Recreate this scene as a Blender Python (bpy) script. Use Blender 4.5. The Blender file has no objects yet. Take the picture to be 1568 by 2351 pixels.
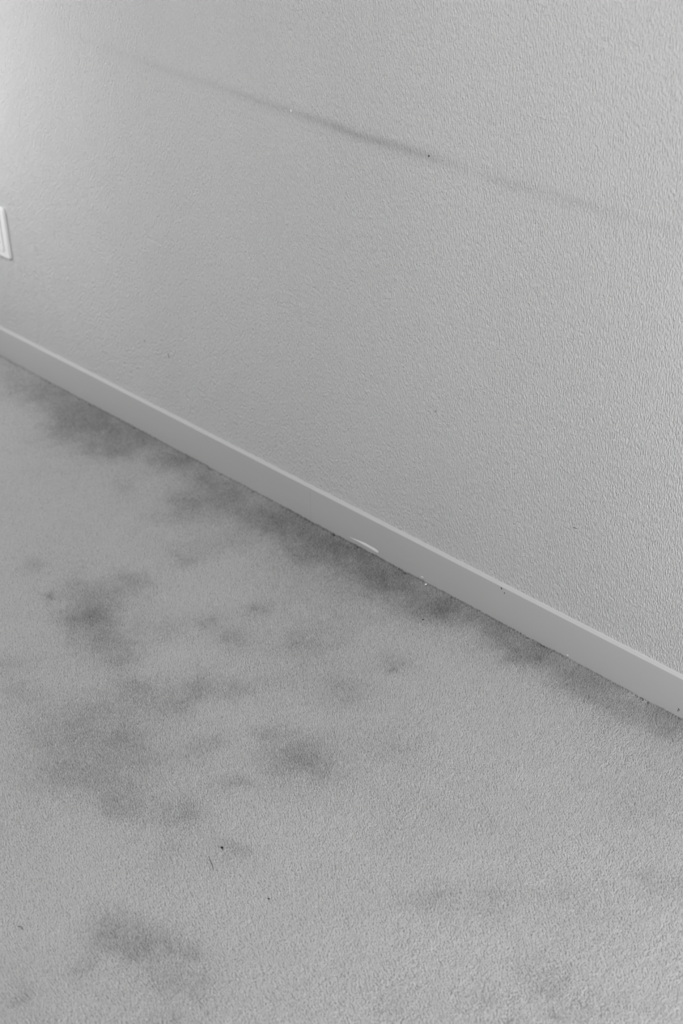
import bpy, bmesh, math, random
import numpy as np
from mathutils import Matrix, Vector

random.seed(7)
rng = np.random.default_rng(7)
scene = bpy.context.scene
COL = scene.collection

# ------------------------------------------------------------------ camera
cam_data = bpy.data.cameras.new('camera')
cam = bpy.data.objects.new('camera', cam_data)
COL.objects.link(cam)
cam_data.sensor_fit = 'HORIZONTAL'
cam_data.sensor_width = 24.0
cam_data.lens = 50.0
cam_data.clip_start = 0.02
cam_data.dof.use_dof = True
cam_data.dof.focus_distance = 2.13
cam_data.dof.aperture_fstop = 4.0
cam_data.dof.aperture_blades = 9
R_ = Vector((0.70548624, 0.70857929, -0.01430252))
U_ = Vector((-0.36538997, 0.38093871, 0.84933849))
F_ = Vector((-0.60727204, 0.59397062, -0.52765478))
M = Matrix(((R_.x, U_.x, -F_.x, 0.0), (R_.y, U_.y, -F_.y, -1.5266), (R_.z, U_.z, -F_.z, 1.4010), (0, 0, 0, 1)))
cam.matrix_world = M
scene.camera = cam

# ------------------------------------------------------------------ sky, added side lights, exposure
world = bpy.data.worlds.new('overcast_sky')
scene.world = world
world.use_nodes = True
world.node_tree.nodes['Background'].inputs['Color'].default_value = (0.9, 0.9, 0.9, 1)
world.node_tree.nodes['Background'].inputs['Strength'].default_value = 0.6

world.cycles.sampling_method = 'NONE'

# the room (metres): the photographed wall is y = 0, the floor z = 0
XL, XR, YF, ZC = -3.12, 0.66, -3.6, 2.42
# unseen windows added for side light: wall x, outward sign, y0, y1, z0, z1, light power (W)
P_LEFT, P_RIGHT, P_LAMP = 33.0, 58.0, 22.0
ADDED_WINDOWS = [(XL, -1, -0.90, -0.25, 0.04, 1.60, P_LEFT),      # added near the far corner to brighten the left
           (XR, 1, -0.85, -0.30, 0.15, 1.25, P_RIGHT)]      # low one added in the right wall to brighten that side
LAMP_XY = (-1.00, -1.15)                    # added ceiling lamp, unseen; its light is in its builder

def area_light(name, loc, aim, sx, sy, power):
    d = bpy.data.lights.new(name, 'AREA')
    d.shape = 'RECTANGLE'; d.size = sx; d.size_y = sy; d.energy = power
    o = bpy.data.objects.new(name, d); COL.objects.link(o)
    o.location = loc
    o.rotation_euler = Vector(aim).to_track_quat('-Z', 'Y').to_euler()
    return o

# light panels added inside the unseen openings to brighten both ends
for wx, sg, y0, y1, z0, z1, pw in ADDED_WINDOWS:
    if pw > 0:
        area_light('window_daylight', (wx + sg * 0.012, (y0 + y1) / 2, (z0 + z1) / 2), (-sg, 0, 0), z1 - z0, y1 - y0, pw)

# render quality: no glossy caustics, few bounces are enough in a matt room
scene.cycles.caustics_reflective = False
scene.cycles.caustics_refractive = False
scene.cycles.max_bounces = 3
scene.cycles.diffuse_bounces = 2
scene.cycles.glossy_bounces = 1
scene.cycles.sample_clamp_indirect = 1.5
scene.cycles.use_denoising = True
scene.cycles.use_light_tree = False
scene.cycles.use_adaptive_sampling = False

scene.view_settings.view_transform = 'Standard'
scene.view_settings.look = 'None'
scene.view_settings.exposure = 0.13
scene.view_settings.gamma = 1.0
scene.view_settings.use_curve_mapping = False

# ------------------------------------------------------------------ helpers
def obj(name, bm, mat, parent=None, smooth=False):
    me = bpy.data.meshes.new(name)
    bm.normal_update()
    bm.to_mesh(me); bm.free()
    if smooth:
        for p in me.polygons: p.use_smooth = True
    if mat: me.materials.append(mat)
    o = bpy.data.objects.new(name, me); COL.objects.link(o)
    if parent: o.parent = parent
    return o

def add_box(bm, x0, x1, y0, y1, z0, z1):
    v = [bm.verts.new(p) for p in ((x0, y0, z0), (x1, y0, z0), (x1, y1, z0), (x0, y1, z0),
                                   (x0, y0, z1), (x1, y0, z1), (x1, y1, z1), (x0, y1, z1))]
    for f in ((3, 2, 1, 0), (4, 5, 6, 7), (0, 1, 5, 4), (1, 2, 6, 5), (2, 3, 7, 6), (3, 0, 4, 7)):
        bm.faces.new([v[i] for i in f])
    return v

def box(*a):
    bm = bmesh.new(); add_box(bm, *a); return bm

def bevel_all(bm, w, seg=2):
    bmesh.ops.bevel(bm, geom=bm.edges[:], offset=w, segments=seg, profile=0.5, affect='EDGES')
    return bm

def structure(o):
    o['kind'] = 'structure'; return o

def empty(name, loc, label=None, cat=None, kind=None):
    o = bpy.data.objects.new(name, None); COL.objects.link(o); o.location = loc
    o.empty_display_size = 0.05
    if label: o['label'] = label
    if cat: o['category'] = cat
    if kind: o['kind'] = kind
    return o

def tag(o, label, cat, group=None):
    o['label'] = label; o['category'] = cat
    if group: o['group'] = group
    return o

class NT:
    """small node-tree helper"""
    def __init__(self, name, rough=0.9, spec=0.3):
        self.m = bpy.data.materials.new(name); self.m.use_nodes = True
        self.t = self.m.node_tree; self.b = self.t.nodes['Principled BSDF']
        if spec < 0.05:                                       # dead matt: plain diffuse
            self.t.nodes.remove(self.b)
            self.b = self.t.nodes.new('ShaderNodeBsdfDiffuse')
            self.t.links.new(self.b.outputs[0], self.t.nodes['Material Output'].inputs['Surface'])
            return
        self.b.inputs['Roughness'].default_value = rough
        self.b.inputs['Specular IOR Level'].default_value = spec
    def n(self, typ, **kw):
        nd = self.t.nodes.new(typ)
        for k, v in kw.items(): setattr(nd, k, v)
        return nd
    def l(self, a, b): self.t.links.new(a, b)
    def math(self, op, a, b=None, c=None, clamp=False):
        nd = self.n('ShaderNodeMath', operation=op); nd.use_clamp = clamp
        for i, v in enumerate((a, b, c)):
            if v is None: continue
            if isinstance(v, (int, float)): nd.inputs[i].default_value = v
            else: self.l(v, nd.inputs[i])
        return nd.outputs[0]
    def coords(self, scale=(1, 1, 1), loc=(0, 0, 0)):
        tc = self.n('ShaderNodeTexCoord'); mp = self.n('ShaderNodeMapping')
        mp.inputs['Scale'].default_value = scale; mp.inputs['Location'].default_value = loc
        self.l(tc.outputs['Object'], mp.inputs['Vector']); return mp.outputs['Vector']
    def noise(self, vec, scale=1.0, detail=2.0, rough=0.5, dist=0.0):
        nd = self.n('ShaderNodeTexNoise'); self.l(vec, nd.inputs['Vector'])
        nd.inputs['Scale'].default_value = scale; nd.inputs['Detail'].default_value = detail
        nd.inputs['Roughness'].default_value = rough; nd.inputs['Distortion'].default_value = dist
        return nd.outputs['Fac']
    def gray(self, fac, lo, hi):
        nd = self.n('ShaderNodeMix', data_type='RGBA')
        if isinstance(fac, (int, float)): nd.inputs[0].default_value = fac
        else: self.l(fac, nd.inputs[0])
        nd.inputs[6].default_value = (lo, lo, lo, 1); nd.inputs[7].default_value = (hi, hi, hi, 1)
        return nd.outputs[2]
    def color(self, out): self.l(out, self.b.inputs[0])
    def bump(self, h, strength=1.0, dist=0.001):
        nd = self.n('ShaderNodeBump'); nd.inputs['Strength'].default_value = strength
        nd.inputs['Distance'].default_value = dist
        self.l(h, nd.inputs['Height']); self.l(nd.outputs['Normal'], self.b.inputs['Normal'])

def plain(name, g, rough=0.6, spec=0.4, var=0.04):
    k = NT(name, rough, spec)
    k.color(k.gray(k.noise(k.coords(), 18, 4), g * (1 - var), g * (1 + var)))
    return k.m

# ------------------------------------------------------------------ materials
def wallpaper_material():
    k = NT('wallpaper', 1.0, 0.0)
    # embossed weave: upright threads broken at irregular lengths, some cross threads
    v1 = k.coords((520, 520, 140)); v2 = k.coords((720, 720, 300), (3.1, 0, 7.7)); v3 = k.coords((150, 150, 700), (9.0, 0, 2.0))
    h = k.math('ADD', k.noise(v1, 1, 0.0), k.math('MULTIPLY', k.noise(v2, 1, 0.0), 0.55))
    h = k.math('ADD', h, k.math('MULTIPLY', k.noise(v3, 1, 0), 0.20))
    k.bump(h, 1.0, WALL_BUMP)
    # the long grey rub mark left by furniture along the wall
    tc = k.n('ShaderNodeTexCoord'); sp = k.n('ShaderNodeSeparateXYZ'); k.l(tc.outputs['Object'], sp.inputs[0])
    x, z = sp.outputs['X'], sp.outputs['Z']
    zc = k.math('ADD', k.math('MULTIPLY', k.math('MULTIPLY', x, x), 0.01656), k.math('MULTIPLY_ADD', x, 0.02288, 0.7424))
    wob = k.math('MULTIPLY', k.math('SUBTRACT', k.noise(k.coords((7, 1, 1), (4, 0, 0)), 1, 1), 0.5), 0.010)
    d = k.math('DIVIDE', k.math('SUBTRACT', k.math('SUBTRACT', z, zc), wob), 0.0068)
    band = k.math('POWER', 2.718, k.math('MULTIPLY', k.math('MULTIPLY', d, d), -1.0))
    d2 = k.math('DIVIDE', k.math('ADD', k.math('SUBTRACT', z, zc), 0.004), 0.013)
    halo = k.math('MULTIPLY', k.math('POWER', 2.718, k.math('MULTIPLY', k.math('MULTIPLY', d2, d2), -1.0)), 0.35)
    cr = k.n('ShaderNodeValToRGB'); el = cr.color_ramp
    t = k.math('DIVIDE', k.math('ADD', x, 2.35), 1.6, clamp=True); k.l(t, cr.inputs[0])
    stops = [(0.0, 0.0), (0.10, .10), (0.30, .28), (0.38, .48), (0.45, .60), (0.50, .95), (0.56, .9), (0.61, .85), (0.63, .5),
             (0.67, .22), (0.71, .45), (0.75, .28), (0.79, .42), (0.84, .2), (0.92, .2), (1.0, .1)]
    while len(el.elements) < len(stops): el.elements.new(0.5)
    for e, (p, s) in zip(el.elements, stops): e.position = p; e.color = (s, s, s, 1)
    grain = k.math('MULTIPLY_ADD', k.noise(k.coords((260, 260, 90), (1, 0, 5)), 1, 0), 1.0, 0.5)
    sc = k.math('MULTIPLY', k.math('MULTIPLY', k.math('ADD', band, halo), cr.outputs[0]), grain)
    # a faint general soiling
    soil = k.math('MULTIPLY', k.noise(k.coords((3.6, 3.6, 1.6)), 1, 1, 0.6), 0.12)
    dirt = k.math('ADD', k.math('MULTIPLY', sc, 0.30), soil, clamp=True)
    k.color(k.gray(dirt, WALL_G, WALL_G * 0.40))
    return k.m

def carpet_base_material():
    k = NT('carpet_backing', 1.0, 0.0)
    v = k.coords((360, 430, 100)); w = k.coords((3.5, 3.5, 1))
    h = k.noise(v, 1, 2, 0.6)
    k.bump(h, 1.0, 0.0018)
    g = k.math('MULTIPLY', k.noise(w, 1, 5, 0.62), 0.5)
    k.color(k.gray(g, CARPET_G * 0.80, CARPET_G * 0.48))
    return k.m

def carpet_pile_material():
    k = NT('carpet_pile', 1.0, 0.0)
    at = k.n('ShaderNodeAttribute'); at.attribute_name = 'soil'  # dirt, plus the contact shade painted into the notches by the baseboard
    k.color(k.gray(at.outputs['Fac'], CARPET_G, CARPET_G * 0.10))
    return k.m

def baseboard_material():
    k = NT('baseboard_vinyl', 1.0, 0.0)
    v = k.coords((3, 3, 22))
    s = k.math('MULTIPLY', k.noise(v, 1, 5, 0.65), 0.18)
    k.color(k.gray(s, BOARD_G, BOARD_G * 0.7))
    k.bump(k.noise(k.coords((500, 500, 500)), 1, 2), 0.15, 0.0002)
    return k.m

WALL_G, WALL_BUMP, CARPET_G, BOARD_G = 0.59, 0.0026, 0.485, 0.50
M_WALL = wallpaper_material(); M_BACK = carpet_base_material(); M_PILE = carpet_pile_material()
M_BOARD = baseboard_material()
M_CEIL = plain('ceiling_paint', 0.5, 0.9, 0.0)
M_WALL2 = plain('painted_plaster', 0.32, 0.9, 0.0)
M_FRAME = plain('window_frame_paint', 0.7)
M_PLATE = plain('white_plastic', 0.78, 0.7, 0.25, 0.01)
M_DARK = plain('dark_grime', 0.03, 0.8, 0.0)
M_SLOT = plain('socket_slot', 0.02, 0.7)
M_CHIP = plain('bare_white_chip', 0.88, 0.8, 0.0)
M_LINT = plain('grey_lint', 0.20, 0.9, 0.0)

def glass_material():
    k = NT('window_glass'); t = k.t
    tr = k.n('ShaderNodeBsdfTransparent'); gl = k.n('ShaderNodeBsdfGlossy'); gl.inputs['Roughness'].default_value = 0.02
    mx = k.n('ShaderNodeMixShader'); fr = k.n('ShaderNodeFresnel'); fr.inputs['IOR'].default_value = 1.45
    k.l(fr.outputs[0], mx.inputs[0]); k.l(tr.outputs[0], mx.inputs[1]); k.l(gl.outputs[0], mx.inputs[2])
    k.l(mx.outputs[0], t.nodes['Material Output'].inputs['Surface'])
    return k.m
M_GLASS = glass_material()

# ------------------------------------------------------------------ the room
T = 0.14
BT, BH = 0.0076, 0.0685                      # baseboard thickness and height
PILE = 0.0055                               # pile height; its tips lie at z = 0
structure(obj('floor', box(XL - T, XR + T, YF - T, T, -0.12, -PILE + 0.0012), M_BACK))
FLOOR = bpy.data.objects['floor']
structure(obj('ceiling', box(XL - T, XR + T, YF - T, T, ZC, ZC + 0.12), M_CEIL))
structure(obj('wall_back', box(XL - T, XR + T, 0, T, -0.004, ZC), M_WALL))
WALL = bpy.data.objects['wall_back']
structure(obj('wall_front', box(XL - T, XR + T, YF - T, YF, -0.004, ZC), M_WALL2))

def wall_with_windows(name, x0, x1, wins):
    bm = bmesh.new(); y = YF
    for a, b, c, d in sorted(wins):
        add_box(bm, x0, x1, y, a, -0.004, ZC)
        add_box(bm, x0, x1, a, b, -0.004, c); add_box(bm, x0, x1, a, b, d, ZC); y = b
    add_box(bm, x0, x1, y, 0, -0.004, ZC)
    return structure(obj(name, bm, M_WALL2))
wall_with_windows('wall_left', XL - T, XL, [w[2:6] for w in ADDED_WINDOWS if w[0] == XL])
wall_with_windows('wall_right', XR, XR + T, [w[2:6] for w in ADDED_WINDOWS if w[0] == XR])

def added_window(name, xc, win, inner):
    a, b, c, d = win; f = 0.022
    e = empty(name, (xc, (a + b) / 2, c), kind='structure')
    inv = Matrix.Translation(-Vector(e.location))
    bm = bmesh.new()
    add_box(bm, xc - .03, xc + .03, a, b, c, c + f); add_box(bm, xc - .03, xc + .03, a, b, d - f, d)
    add_box(bm, xc - .03, xc + .03, a, a + f, c + f, d - f); add_box(bm, xc - .03, xc + .03, b - f, b, c + f, d - f)
    bm.transform(inv); obj('window_frame', bm, M_FRAME, e)
    bm = box(xc - .003, xc + .003, a + f, b - f, c + f, d - f); bm.transform(inv); obj('pane', bm, M_GLASS, e)
    bm = box(min(xc, inner) - .01, max(xc, inner) + .01, a, b, c - .02, c); bm.transform(inv); obj('window_sill', bm, M_FRAME, e)
for i, w in enumerate(ADDED_WINDOWS):
    added_window('window_%d' % (i + 1), w[0] + w[1] * 0.09, w[2:6], w[0])

# baseboards -- the one in the photograph is two lengths butted at a fine seam
def board_bm(x0, x1):
    bm = bmesh.new()
    prof = [(0, -PILE), (-BT, -PILE), (-BT, BH - 0.0016), (-BT + 0.0004, BH - 0.0006), (-BT + 0.0012, BH + 0.0001), (-0.0030, BH + 0.0006), (0, BH + 0.0016)]
    n = max(2, int((x1 - x0) / 0.05)); rings = []
    for i in range(n + 1):
        x = x0 + (x1 - x0) * i / n
        rings.append([bm.verts.new((x, y, z)) for y, z in prof])
    for r, s in zip(rings, rings[1:]):
        for i in range(len(prof)):
            j = (i + 1) % len(prof)
            bm.faces.new((r[i], r[j], s[j], s[i]))
    bm.faces.new(rings[0]); bm.faces.new(list(reversed(rings[-1])))
    bmesh.ops.recalc_face_normals(bm, faces=bm.faces[:])
    return bm
BB = empty('baseboard_back', (0, 0, 0), kind='structure')
SEAM = -1.6342
obj('board', board_bm(XL, SEAM - 0.00015), M_BOARD, BB)
obj('board', board_bm(SEAM + 0.00015, XR), M_BOARD, BB)
for nm, a in (('baseboard_left', (XL, XL + BT, YF, -BT, -PILE, BH)), ('baseboard_right', (XR - BT, XR, YF, -BT, -PILE, BH)),
              ('baseboard_front', (XL + BT, XR - BT, YF, YF + BT, -PILE, BH))):
    structure(obj(nm, box(*a), M_BOARD))

# ceiling lamp added out of view for its light from above
lamp = empty('ceiling_lamp', (LAMP_XY[0], LAMP_XY[1], ZC - 0.10), 'round white ceiling lamp in the middle of the room', 'lamp')
bm = bmesh.new(); bmesh.ops.create_cone(bm, segments=40, cap_ends=True, radius1=0.26, radius2=0.27, depth=0.03)
bm.transform(Matrix.Translation((0, 0, 0.085))); obj('lamp_base', bm, M_FRAME, lamp)
k = NT('lamp_diffuser', 0.4); k.b.inputs['Base Color'].default_value = (.9, .9, .9, 1)
k.b.inputs['Emission Color'].default_value = (1, 1, 1, 1); k.b.inputs['Emission Strength'].default_value = 1.5
bm = bmesh.new(); bmesh.ops.create_uvsphere(bm, u_segments=40, v_segments=20, radius=0.25)
bm.transform(Matrix.Diagonal((1, 1, 0.28, 1))); bm.transform(Matrix.Translation((0, 0, 0.068)))
geo = [v for v in bm.verts if v.co.z > 0.072]; bmesh.ops.delete(bm, geom=geo, context='VERTS')
obj('lamp_shade', bm, k.m, lamp, True)
d = bpy.data.lights.new('lamp_bulb', 'AREA'); d.shape = 'DISK'; d.size = 0.46; d.energy = P_LAMP
bulb = bpy.data.objects.new('lamp_bulb', d); COL.objects.link(bulb); bulb.parent = lamp; bulb.location = (0, 0, -0.006)

# ------------------------------------------------------------------ outlet plate on the wall, cut by the left edge of the photograph
PX, PZ, PW, PH, PT = -2.5985, 0.3120, 0.070, 0.1145, 0.0055
out = empty('wall_outlet', (PX, 0, PZ), 'white plastic outlet plate on the wallpaper above the baseboard', 'outlet')
def rounded_slab(w, h, y0, y1, r, ins, seg=6):
    """rounded rectangle from y0 (back) to y1 (front, smaller y), its front edge softened by `ins`"""
    bm = bmesh.new()
    def ring(w, h, r, y):
        vs = []
        for cx, cz, a0 in ((w / 2 - r, h / 2 - r, 0), (-w / 2 + r, h / 2 - r, 90), (-w / 2 + r, -h / 2 + r, 180), (w / 2 - r, -h / 2 + r, 270)):
            for i in range(seg + 1):
                a = math.radians(a0 + 90 * i / seg)
                vs.append(bm.verts.new((cx + r * math.cos(a), y, cz + r * math.sin(a))))
        return vs
    rings = [ring(w, h, r, y0)]
    for i in range(5):
        a = math.radians(90 * i / 4)
        o = ins * (1 - math.cos(a)); rings.append(ring(w - 2 * o, h - 2 * o, max(r - o, 0.0004), y1 + ins - ins * math.sin(a)))
    for r0, r1 in zip(rings, rings[1:]):
        for i in range(len(r0)):
            j = (i + 1) % len(r0); bm.faces.new((r0[i], r1[i], r1[j], r0[j]))
    bm.faces.new(rings[-1]); bm.faces.new(list(reversed(rings[0])))
    bmesh.ops.recalc_face_normals(bm, faces=bm.faces[:])
    return bm
obj('plate', rounded_slab(PW, PH, 0.0, -PT, 0.005, 0.0026), M_PLATE, out, False)
bmi = rounded_slab(0.036, 0.084, -PT, -PT - 0.0022, 0.002, 0.0010); ins = obj('insert', bmi, M_PLATE, out)
for zz in (0.021, -0.021):
    for xx in (-0.0063, 0.0063):
        obj('slot', box(xx - .001, xx + .001, -PT - 0.0026, -PT - 0.0016, zz - .004, zz + .004), M_SLOT, ins)

# ------------------------------------------------------------------ small marks on wall and baseboard
def sliver(name, pts, y, th, mat, parent):
    """a thin flake standing `th` proud of the plane y, outline in (x, z)"""
    bm = bmesh.new()
    a = [bm.verts.new((x, y, z)) for x, z in pts]; b = [bm.verts.new((x, y - th, z)) for x, z in pts]
    n = len(pts)
    bm.faces.new(b); bm.faces.new(list(reversed(a)))
    for i in range(n):
        j = (i + 1) % n; bm.faces.new((a[i], a[j], b[j], b[i]))
    bmesh.ops.recalc_face_normals(bm, faces=bm.faces[:])
    return obj(name, bm, mat, parent)
def fleck(name, x, z, w, h, ang, y, th, mat, parent):
    c, s = math.cos(math.radians(ang)), math.sin(math.radians(ang)); pts = []
    for i in range(7):
        a = 2 * math.pi * i / 7; rr = 1 + random.uniform(-.25, .25)
        px, pz = w / 2 * rr * math.cos(a), h / 2 * rr * math.sin(a)
        pts.append((x + px * c - pz * s, z + px * s + pz * c))
    return sliver(name, pts, y, th, mat, parent)
o = sliver('paint_chip', [(-1.5335, .0071), (-1.5180, .0086), (-1.5060, .0104), (-1.4931, .0116), (-1.4800, .0112), (-1.4700, .0112), (-1.4612, .0088),
                      (-1.4622, .0052), (-1.4730, .0056), (-1.4860, .0062), (-1.5000, .0066), (-1.5120, .0068)], -BT, 0.0003, M_CHIP, BB)
o['label'] = 'long white chip in the paint along the bottom edge'
for a in ((-1.1820, .0642, .0022, .0046, 20), (-1.1756, .0583, .0015, .0040, -5), (-.8337, .0110, .0044, .0013, -40), (-.8352, .0080, .0034, .0014, -40)):
    fleck('nick', *a, -BT, 0.0002, M_DARK, BB)['label'] = 'tiny dark nick in the baseboard face'
fleck('paint_chip', -1.0420, .0020, .004, .002, 0, -BT, .0004, M_CHIP, BB)
fleck('paint_chip', -1.3560, .0040, .006, .0016, 5, -BT, .0004, M_CHIP, BB)
for x, z, w, h, a, m in ((-1.6601, .7519, .0030, .0042, 0, M_CHIP), (-1.3650, .7428, .0024, .0034, 0, M_DARK), (-2.1102, .2072, .003, .004, 25, M_LINT),
                         (-2.0358, .1995, .0016, .012, 18, M_LINT), (-1.3407, .3295, .0016, .004, 10, M_LINT), (-1.0545, .2345, .010, .0016, 4, M_LINT)):
    fleck('wallpaper_scuff', x, z, w, h, a, 0.0, 0.0003, m, WALL)

# ------------------------------------------------------------------ carpet pile
def vnoise(x, y, seed):
    """smooth value noise, 0..1"""
    g = np.random.default_rng(seed).random((256, 256))
    xi, yi = np.floor(x).astype(int), np.floor(y).astype(int)
    fx, fy = x - xi, y - yi
    fx, fy = fx * fx * (3 - 2 * fx), fy * fy * (3 - 2 * fy)
    a, b = g[xi % 256, yi % 256], g[(xi + 1) % 256, yi % 256]
    c, d = g[xi % 256, (yi + 1) % 256], g[(xi + 1) % 256, (yi + 1) % 256]
    return (a * (1 - fx) + b * fx) * (1 - fy) + (c * (1 - fx) + d * fx) * fy
def fbm(x, y, f, octv, seed, gain=0.55):
    s = np.zeros_like(x); amp = 1.0; tot = 0.0
    for o in range(octv):
        s += amp * vnoise(x * f + 31.7 * o, y * f + 11.3 * o, seed + o); tot += amp; amp *= gain; f *= 2.03
    return s / tot

# dirt marks worn into the carpet: x, y, long radius, short radius (m), direction (deg), strength
STAINS = [(-2.502,-0.08,0.0548,0.0324,153,0.3),(-2.422,-0.047,0.0545,0.0407,162,0.35),(-2.287,-0.074,0.0758,0.0448,150,0.45),(-2.222,-0.057,0.0687,0.0486,154,0.5),(-2.12,-0.101,0.037,0.0274,155,0.5),(-2.264,-0.134,0.0426,0.0263,152,0.3),(-2.116,-0.021,0.0491,0.0423,175,0.4),(-2.001,-0.048,0.0414,0.0364,-175,0.38),(-1.975,-0.03,0.0266,0.0213,153,0.35),(-1.896,-0.056,0.0284,0.0254,-174,0.4),(-1.853,-0.118,0.0335,0.0299,179,0.5),(-1.822,-0.062,0.0405,0.0289,145,0.55),(-1.989,-0.167,0.0344,0.0284,164,0.18),(-1.825,-0.18,0.0368,0.0243,-142,0.2),(-1.667,-0.033,0.0499,0.0473,179,0.65),(-1.729,-0.067,0.0491,0.0383,-143,0.4),(-1.554,-0.051,0.055,0.0499,-145,0.8),(-1.499,-0.023,0.0389,0.031,-137,0.5),(-1.71,-0.237,0.0281,0.0247,-162,0.33),(-1.7,-0.167,0.0444,0.0388,158,0.15),(-1.706,-0.365,0.032,0.0276,-171,0.3),(-1.877,-0.455,0.0285,0.0186,155,0.2),(-1.783,-0.488,0.0082,0.0064,165,0.6),(-1.726,-0.421,0.0466,0.0377,-157,0.25),(-1.681,-0.474,0.0336,0.0267,163,0.5),(-1.61,-0.49,0.0345,0.0276,161,0.4),(-1.551,-0.499,0.0224,0.0194,-174,0.32),(-1.711,-0.478,0.0639,0.029,147,0.25),(-1.539,-0.335,0.0194,0.017,-157,0.3),(-1.493,-0.262,0.0177,0.0149,-146,0.35),(-1.469,-0.342,0.0287,0.0213,145,0.35),(-1.407,-0.466,0.0247,0.0222,175,0.38),(-1.357,-0.418,0.0273,0.0172,-139,0.33),(-1.382,-0.274,0.0362,0.0347,-175,0.25),(-1.398,-0.518,0.0327,0.0289,173,0.22),(-1.47,-0.674,0.0545,0.0432,-156,0.38),(-1.389,-0.631,0.0276,0.0238,-174,0.32),(-1.296,-0.547,0.0261,0.0211,-147,0.3),(-1.366,-0.717,0.0576,0.0405,-146,0.38),(-1.166,-0.466,0.0402,0.0388,178,0.5),(-1.198,-0.579,0.0249,0.0108,-137,0.28),(-1.275,-0.703,0.0263,0.0229,-177,0.35),(-1.207,-0.658,0.0219,0.0196,-178,0.33),(-1.486,-0.536,0.0244,0.0191,-150,0.28),(-1.665,-0.647,0.029,0.0216,-154,0.2),(-1.597,-0.676,0.0275,0.0148,-141,0.22),(-1.241,-0.467,0.0196,0.0157,-142,0.25),(-1.321,-0.628,0.0404,0.0355,-175,0.2),(-1.567,-0.406,0.0441,0.0357,-150,0.2),(-1.439,-0.535,0.0486,0.0411,-158,0.2),(-1.476,-0.599,0.041,0.0306,-148,0.25),(-1.111,-0.655,0.0164,0.0129,146,0.25),(-1.168,-0.699,0.0366,0.032,-160,0.15),(-1.102,-0.847,0.0338,0.0247,-145,0.28),(-1.064,-0.856,0.0303,0.0193,-141,0.25),(-1.047,-0.823,0.0249,0.0167,-141,0.3),(-1.006,-0.804,0.0164,0.0103,-139,0.26),(-1.097,-0.917,0.0154,0.0101,-143,0.2),(-1.004,-0.861,0.0242,0.0165,-141,0.24),(-0.964,-0.838,0.0187,0.0143,-144,0.28),(-1.115,-0.997,0.0175,0.0143,-175,0.24),(-0.957,-0.892,0.0209,0.0125,-139,0.2),(-1.154,-0.753,0.0413,0.0311,-145,0.1),(-1.383,-0.05,0.0413,0.0395,51,0.72),(-1.433,-0.046,0.0343,0.0298,-136,0.5),(-1.299,-0.053,0.0404,0.0278,46,0.5),(-1.269,-0.05,0.022,0.0199,55,0.5),(-1.158,-0.028,0.0289,0.0246,117,0.5),(-1.103,-0.043,0.0316,0.0229,50,0.62),(-1.065,-0.029,0.0313,0.0181,47,0.5),(-1.003,-0.029,0.0309,0.0196,49,0.38),(-0.962,-0.039,0.0305,0.0191,49,0.42),(-0.921,-0.048,0.0268,0.0185,52,0.32),(-0.87,-0.057,0.0298,0.0218,55,0.3),(-0.825,-0.049,0.0228,0.0137,50,0.3),(-0.868,-0.023,0.0265,0.0142,48,0.3),(-1.215,-0.033,0.0361,0.0196,45,0.38),(-1.23,-0.311,0.032,0.0304,142,0.26),(-1.079,-0.357,0.0386,0.0379,82,0.14),(-1.232,-0.219,0.0202,0.0194,126,0.25),(-1.221,-0.228,0.0055,0.0041,133,0.5),(-0.772,-0.208,0.0275,0.023,99,0.1),(-1.351,-0.214,0.0502,0.0477,-147,0.14),(-1.301,-0.341,0.0557,0.0535,-176,0.15),(-0.866,-0.547,0.0283,0.0194,46,0.26),(-0.794,-0.477,0.0283,0.0186,48,0.12),(-0.726,-0.405,0.0227,0.0163,52,0.13),(-0.688,-0.312,0.0136,0.0115,84,0.26),(-0.648,-0.309,0.0228,0.012,48,0.15),(-0.78,-0.511,0.0336,0.0286,56,0.08),(-0.667,-0.536,0.0246,0.0217,73,0.2),(-0.706,-0.599,0.0137,0.009,48,0.16),(-0.783,-0.693,0.0094,0.0064,45,0.26),(-0.619,-0.546,0.0183,0.0125,51,0.2),(-0.666,-0.614,0.0083,0.005,47,0.35),(-0.635,-0.575,0.0039,0.0035,97,0.45),(-0.948,-0.453,0.0539,0.0498,56,0.1),(-1.515,-0.199,0.0526,0.0447,146,0.12),(-1.436,-0.15,0.0516,0.0446,140,0.16)]

def soil_at(x, y):
    wx = x + 0.050 * (fbm(x, y, 14, 3, 5) - .5) + 0.018 * (fbm(x, y, 55, 2, 15) - .5)
    wy = y + 0.050 * (fbm(x, y, 14, 3, 25) - .5) + 0.018 * (fbm(x, y, 55, 2, 35) - .5)
    s = np.zeros_like(x)
    for cx, cy, ra, rb, ang, st in STAINS:
        c, sn = math.cos(math.radians(ang)), math.sin(math.radians(ang))
        m = (np.abs(x - cx) < 4.5 * ra + .05) & (np.abs(y - cy) < 4.5 * ra + .05)
        dx, dy = wx[m] - cx, wy[m] - cy
        u, v = (dx * c + dy * sn) / ra, (-dx * sn + dy * c) / rb
        r2 = u * u + v * v
        s[m] += st * (0.62 * np.exp(-0.9 * r2) + 0.34 * np.exp(-0.28 * r2))
    s *= 0.55 + 0.9 * fbm(x, y, 42, 4, 45, 0.65)
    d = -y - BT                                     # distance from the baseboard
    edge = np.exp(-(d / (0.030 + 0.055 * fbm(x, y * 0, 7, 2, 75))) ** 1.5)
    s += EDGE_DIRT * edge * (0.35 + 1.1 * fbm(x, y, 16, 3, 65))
    s += 0.16 * np.clip(fbm(x, y, 8, 5, 85, 0.6) - 0.42, 0, 1)
    return SOIL_GAIN * (1 - np.exp(-s))

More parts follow.
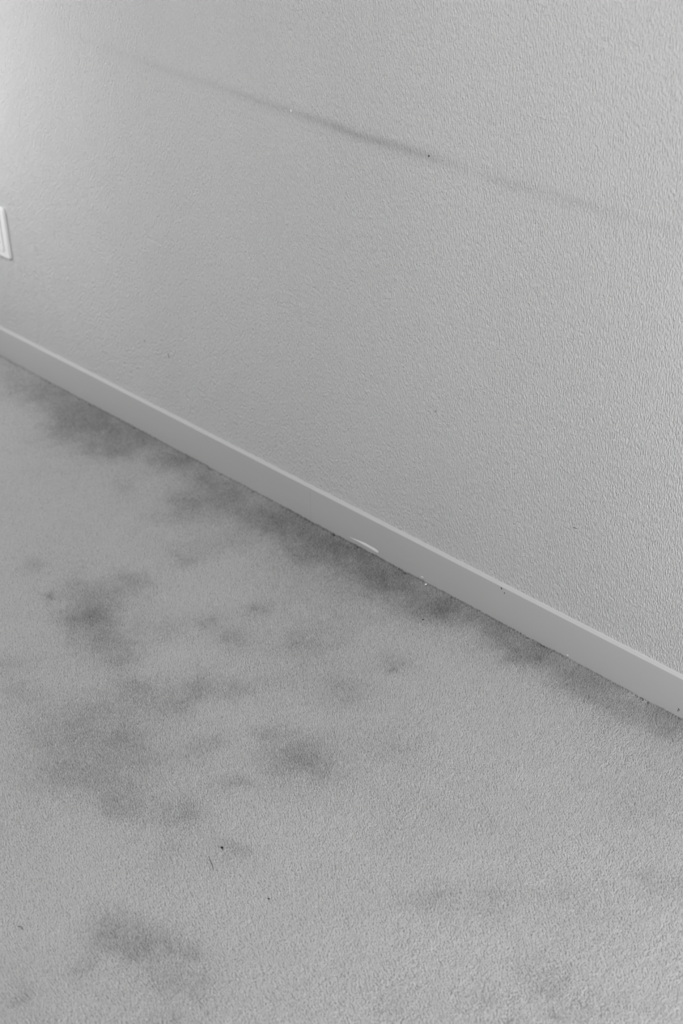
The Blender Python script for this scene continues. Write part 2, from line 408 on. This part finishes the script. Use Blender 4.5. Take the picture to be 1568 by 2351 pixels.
def build_pile():
    px, py = PITCH_X, PITCH_Y
    xs = np.arange(-3.10, -0.12, px); ys = np.arange(-1.45, -BT - 0.0006, py)
    X, Y = np.meshgrid(xs, ys, indexing='ij'); X = X.ravel(); Y = Y.ravel()
    X = X + 0.0016 * (fbm(X, Y, 60, 2, 105) - .5) * 2
    X += rng.normal(0, px * 0.16, X.shape); Y += rng.uniform(-.5, .5, Y.shape) * py
    # the part of the floor the photograph shows, with a generous margin all round
    poly = [(-3.10, 0.02), (-3.06, -0.22), (-1.62, -1.42), (-1.05, -1.42), (-0.16, -0.72), (-0.34, 0.02)]
    keep = np.ones(X.shape, bool)
    for (ax, ay), (bx, by) in zip(poly, poly[1:]):
        keep &= ((bx - ax) * (Y - ay) - (by - ay) * (X - ax)) >= 0
    X, Y = X[keep], Y[keep]; n = X.size
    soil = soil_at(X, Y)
    d = -Y - BT                                     # bald notches with contact shade in their colour, and a grimy line along the baseboard
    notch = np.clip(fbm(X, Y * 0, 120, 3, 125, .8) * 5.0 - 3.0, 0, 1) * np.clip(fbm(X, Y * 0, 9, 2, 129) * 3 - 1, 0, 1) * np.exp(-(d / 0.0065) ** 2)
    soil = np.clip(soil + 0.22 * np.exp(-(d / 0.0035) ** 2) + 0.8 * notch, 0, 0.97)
    rows = vnoise(X / px * 0.8, Y * 60, 205) - .5   # tufting rows run square to the wall
    print('tufts', n)
    ang = rng.uniform(0, math.pi / 2, n); r = TUFT_R * rng.uniform(0.8, 1.2, n)
    lean_x = 0.0011 * (fbm(X, Y, 9, 4, 145, .6) - .5) * 2 + rng.normal(0, TUFT_LEAN, n)
    lean_y = -0.0005 + 0.0011 * (fbm(X, Y, 9, 4, 165, .6) - .5) * 2 + rng.normal(0, TUFT_LEAN, n)
    ztop = rng.normal(0, TUFT_Z, n) + 0.0005 * (fbm(X, Y, 30, 3, 185) - .5) + 0.0011 * rows - 0.0048 * notch
    nv = 4
    V = np.zeros((n, nv + 1, 3), np.float32)
    for k in range(nv):
        a = ang + k * 2 * math.pi / nv
        V[:, k, 0] = X + r * np.cos(a); V[:, k, 1] = np.minimum(Y + r * np.sin(a), -BT - 0.0002); V[:, k, 2] = -PILE
    V[:, nv, 0] = X + lean_x; V[:, nv, 1] = np.minimum(Y + lean_y, -BT - 0.0003); V[:, nv, 2] = ztop
    base = (np.arange(n) * (nv + 1))[:, None]
    F = np.stack([np.concatenate([base + k, base + (k + 1) % nv, base + nv], 1) for k in range(nv)], 1).reshape(-1, 3)
    me = bpy.data.meshes.new('carpet_pile')
    me.vertices.add(n * (nv + 1)); me.vertices.foreach_set('co', V.ravel())
    me.loops.add(F.size); me.loops.foreach_set('vertex_index', F.ravel().astype(np.int32))
    me.polygons.add(len(F)); me.polygons.foreach_set('loop_start', np.arange(0, F.size, 3, dtype=np.int32))
    me.polygons.foreach_set('use_smooth', np.full(len(F), TUFT_SMOOTH))
    me.update(calc_edges=True)
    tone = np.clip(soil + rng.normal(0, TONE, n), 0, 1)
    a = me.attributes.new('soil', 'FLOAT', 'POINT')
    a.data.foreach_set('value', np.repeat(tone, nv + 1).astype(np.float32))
    me.materials.append(M_PILE)
    o = bpy.data.objects.new('carpet_pile', me); COL.objects.link(o); o.parent = FLOOR
    o['kind'] = 'stuff'; o['label'] = 'short grey carpet pile with dark soiled patches'
    return o
PITCH_X, PITCH_Y, TUFT_R, TUFT_LEAN, TUFT_Z, TUFT_SMOOTH = 0.0024, 0.0021, 0.0024, 0.0004, 0.00030, True
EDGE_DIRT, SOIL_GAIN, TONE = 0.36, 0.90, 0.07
build_pile()

# ------------------------------------------------------------------ crumbs, hair and lint lying on the carpet
def crumb(x, y, r, mat, label, cat='crumb', name='crumb'):
    bm = bmesh.new(); bmesh.ops.create_icosphere(bm, subdivisions=2, radius=r)
    for v in bm.verts: v.co *= random.uniform(.75, 1.2)
    bm.transform(Matrix.Diagonal((1.25, .9, .7, 1)))
    o = obj(name, bm, mat, None, True); o.location = (x, y, r * 0.45); o.rotation_euler = (0, 0, random.uniform(0, 3))
    return tag(o, label, cat)
def strand(name, pts, r, mat, label, cat):
    bm = bmesh.new(); rings = []
    P = [Vector(p) for p in pts]
    for i, p in enumerate(P):
        t = (P[min(i + 1, len(P) - 1)] - P[max(i - 1, 0)]).normalized()
        s = t.cross(Vector((0, 0, 1))).normalized(); u = s.cross(t)
        rings.append([bm.verts.new(p + r * (math.cos(a) * s + math.sin(a) * u)) for a in (0, 1.047, 2.094, 3.1416, 4.189, 5.236)])
    for a, b in zip(rings, rings[1:]):
        for i in range(6): bm.faces.new((a[i], a[(i + 1) % 6], b[(i + 1) % 6], b[i]))
    bm.faces.new(rings[0]); bm.faces.new(list(reversed(rings[-1])))
    bmesh.ops.recalc_face_normals(bm, faces=bm.faces[:])
    return tag(obj(name, bm, mat, None, True), label, cat)
crumb(-1.1180, -.6698, .0017, M_DARK, 'black crumb on the carpet just above the fine dark hair')
crumb(-1.0055, -.6871, .0012, M_DARK, 'small black crumb on open carpet nearer the viewer than the hair')
crumb(-1.3397, -.0160, .0015, M_CHIP, 'white crumb on the carpet against the baseboard right of the long chip')
crumb(-1.2744, -.0952, .0012, M_DARK, 'dark speck on the carpet a hand from the baseboard')
strand('hair', [(-1.1185, -.6930, .0009), (-1.1120, -.6965, .0012), (-1.1050, -.6990, .0011), (-1.0961, -.7045, .0009)], .00035, M_DARK,
       'single fine dark hair lying on the carpet', 'hair')
strand('lint_fibre', [(-1.1998, -.9425, .0009), (-1.1965, -.9402, .0014), (-1.1930, -.9397, .0009)], .0006, M_LINT,
       'short dark lint fibre on the carpet at the lower left', 'lint')
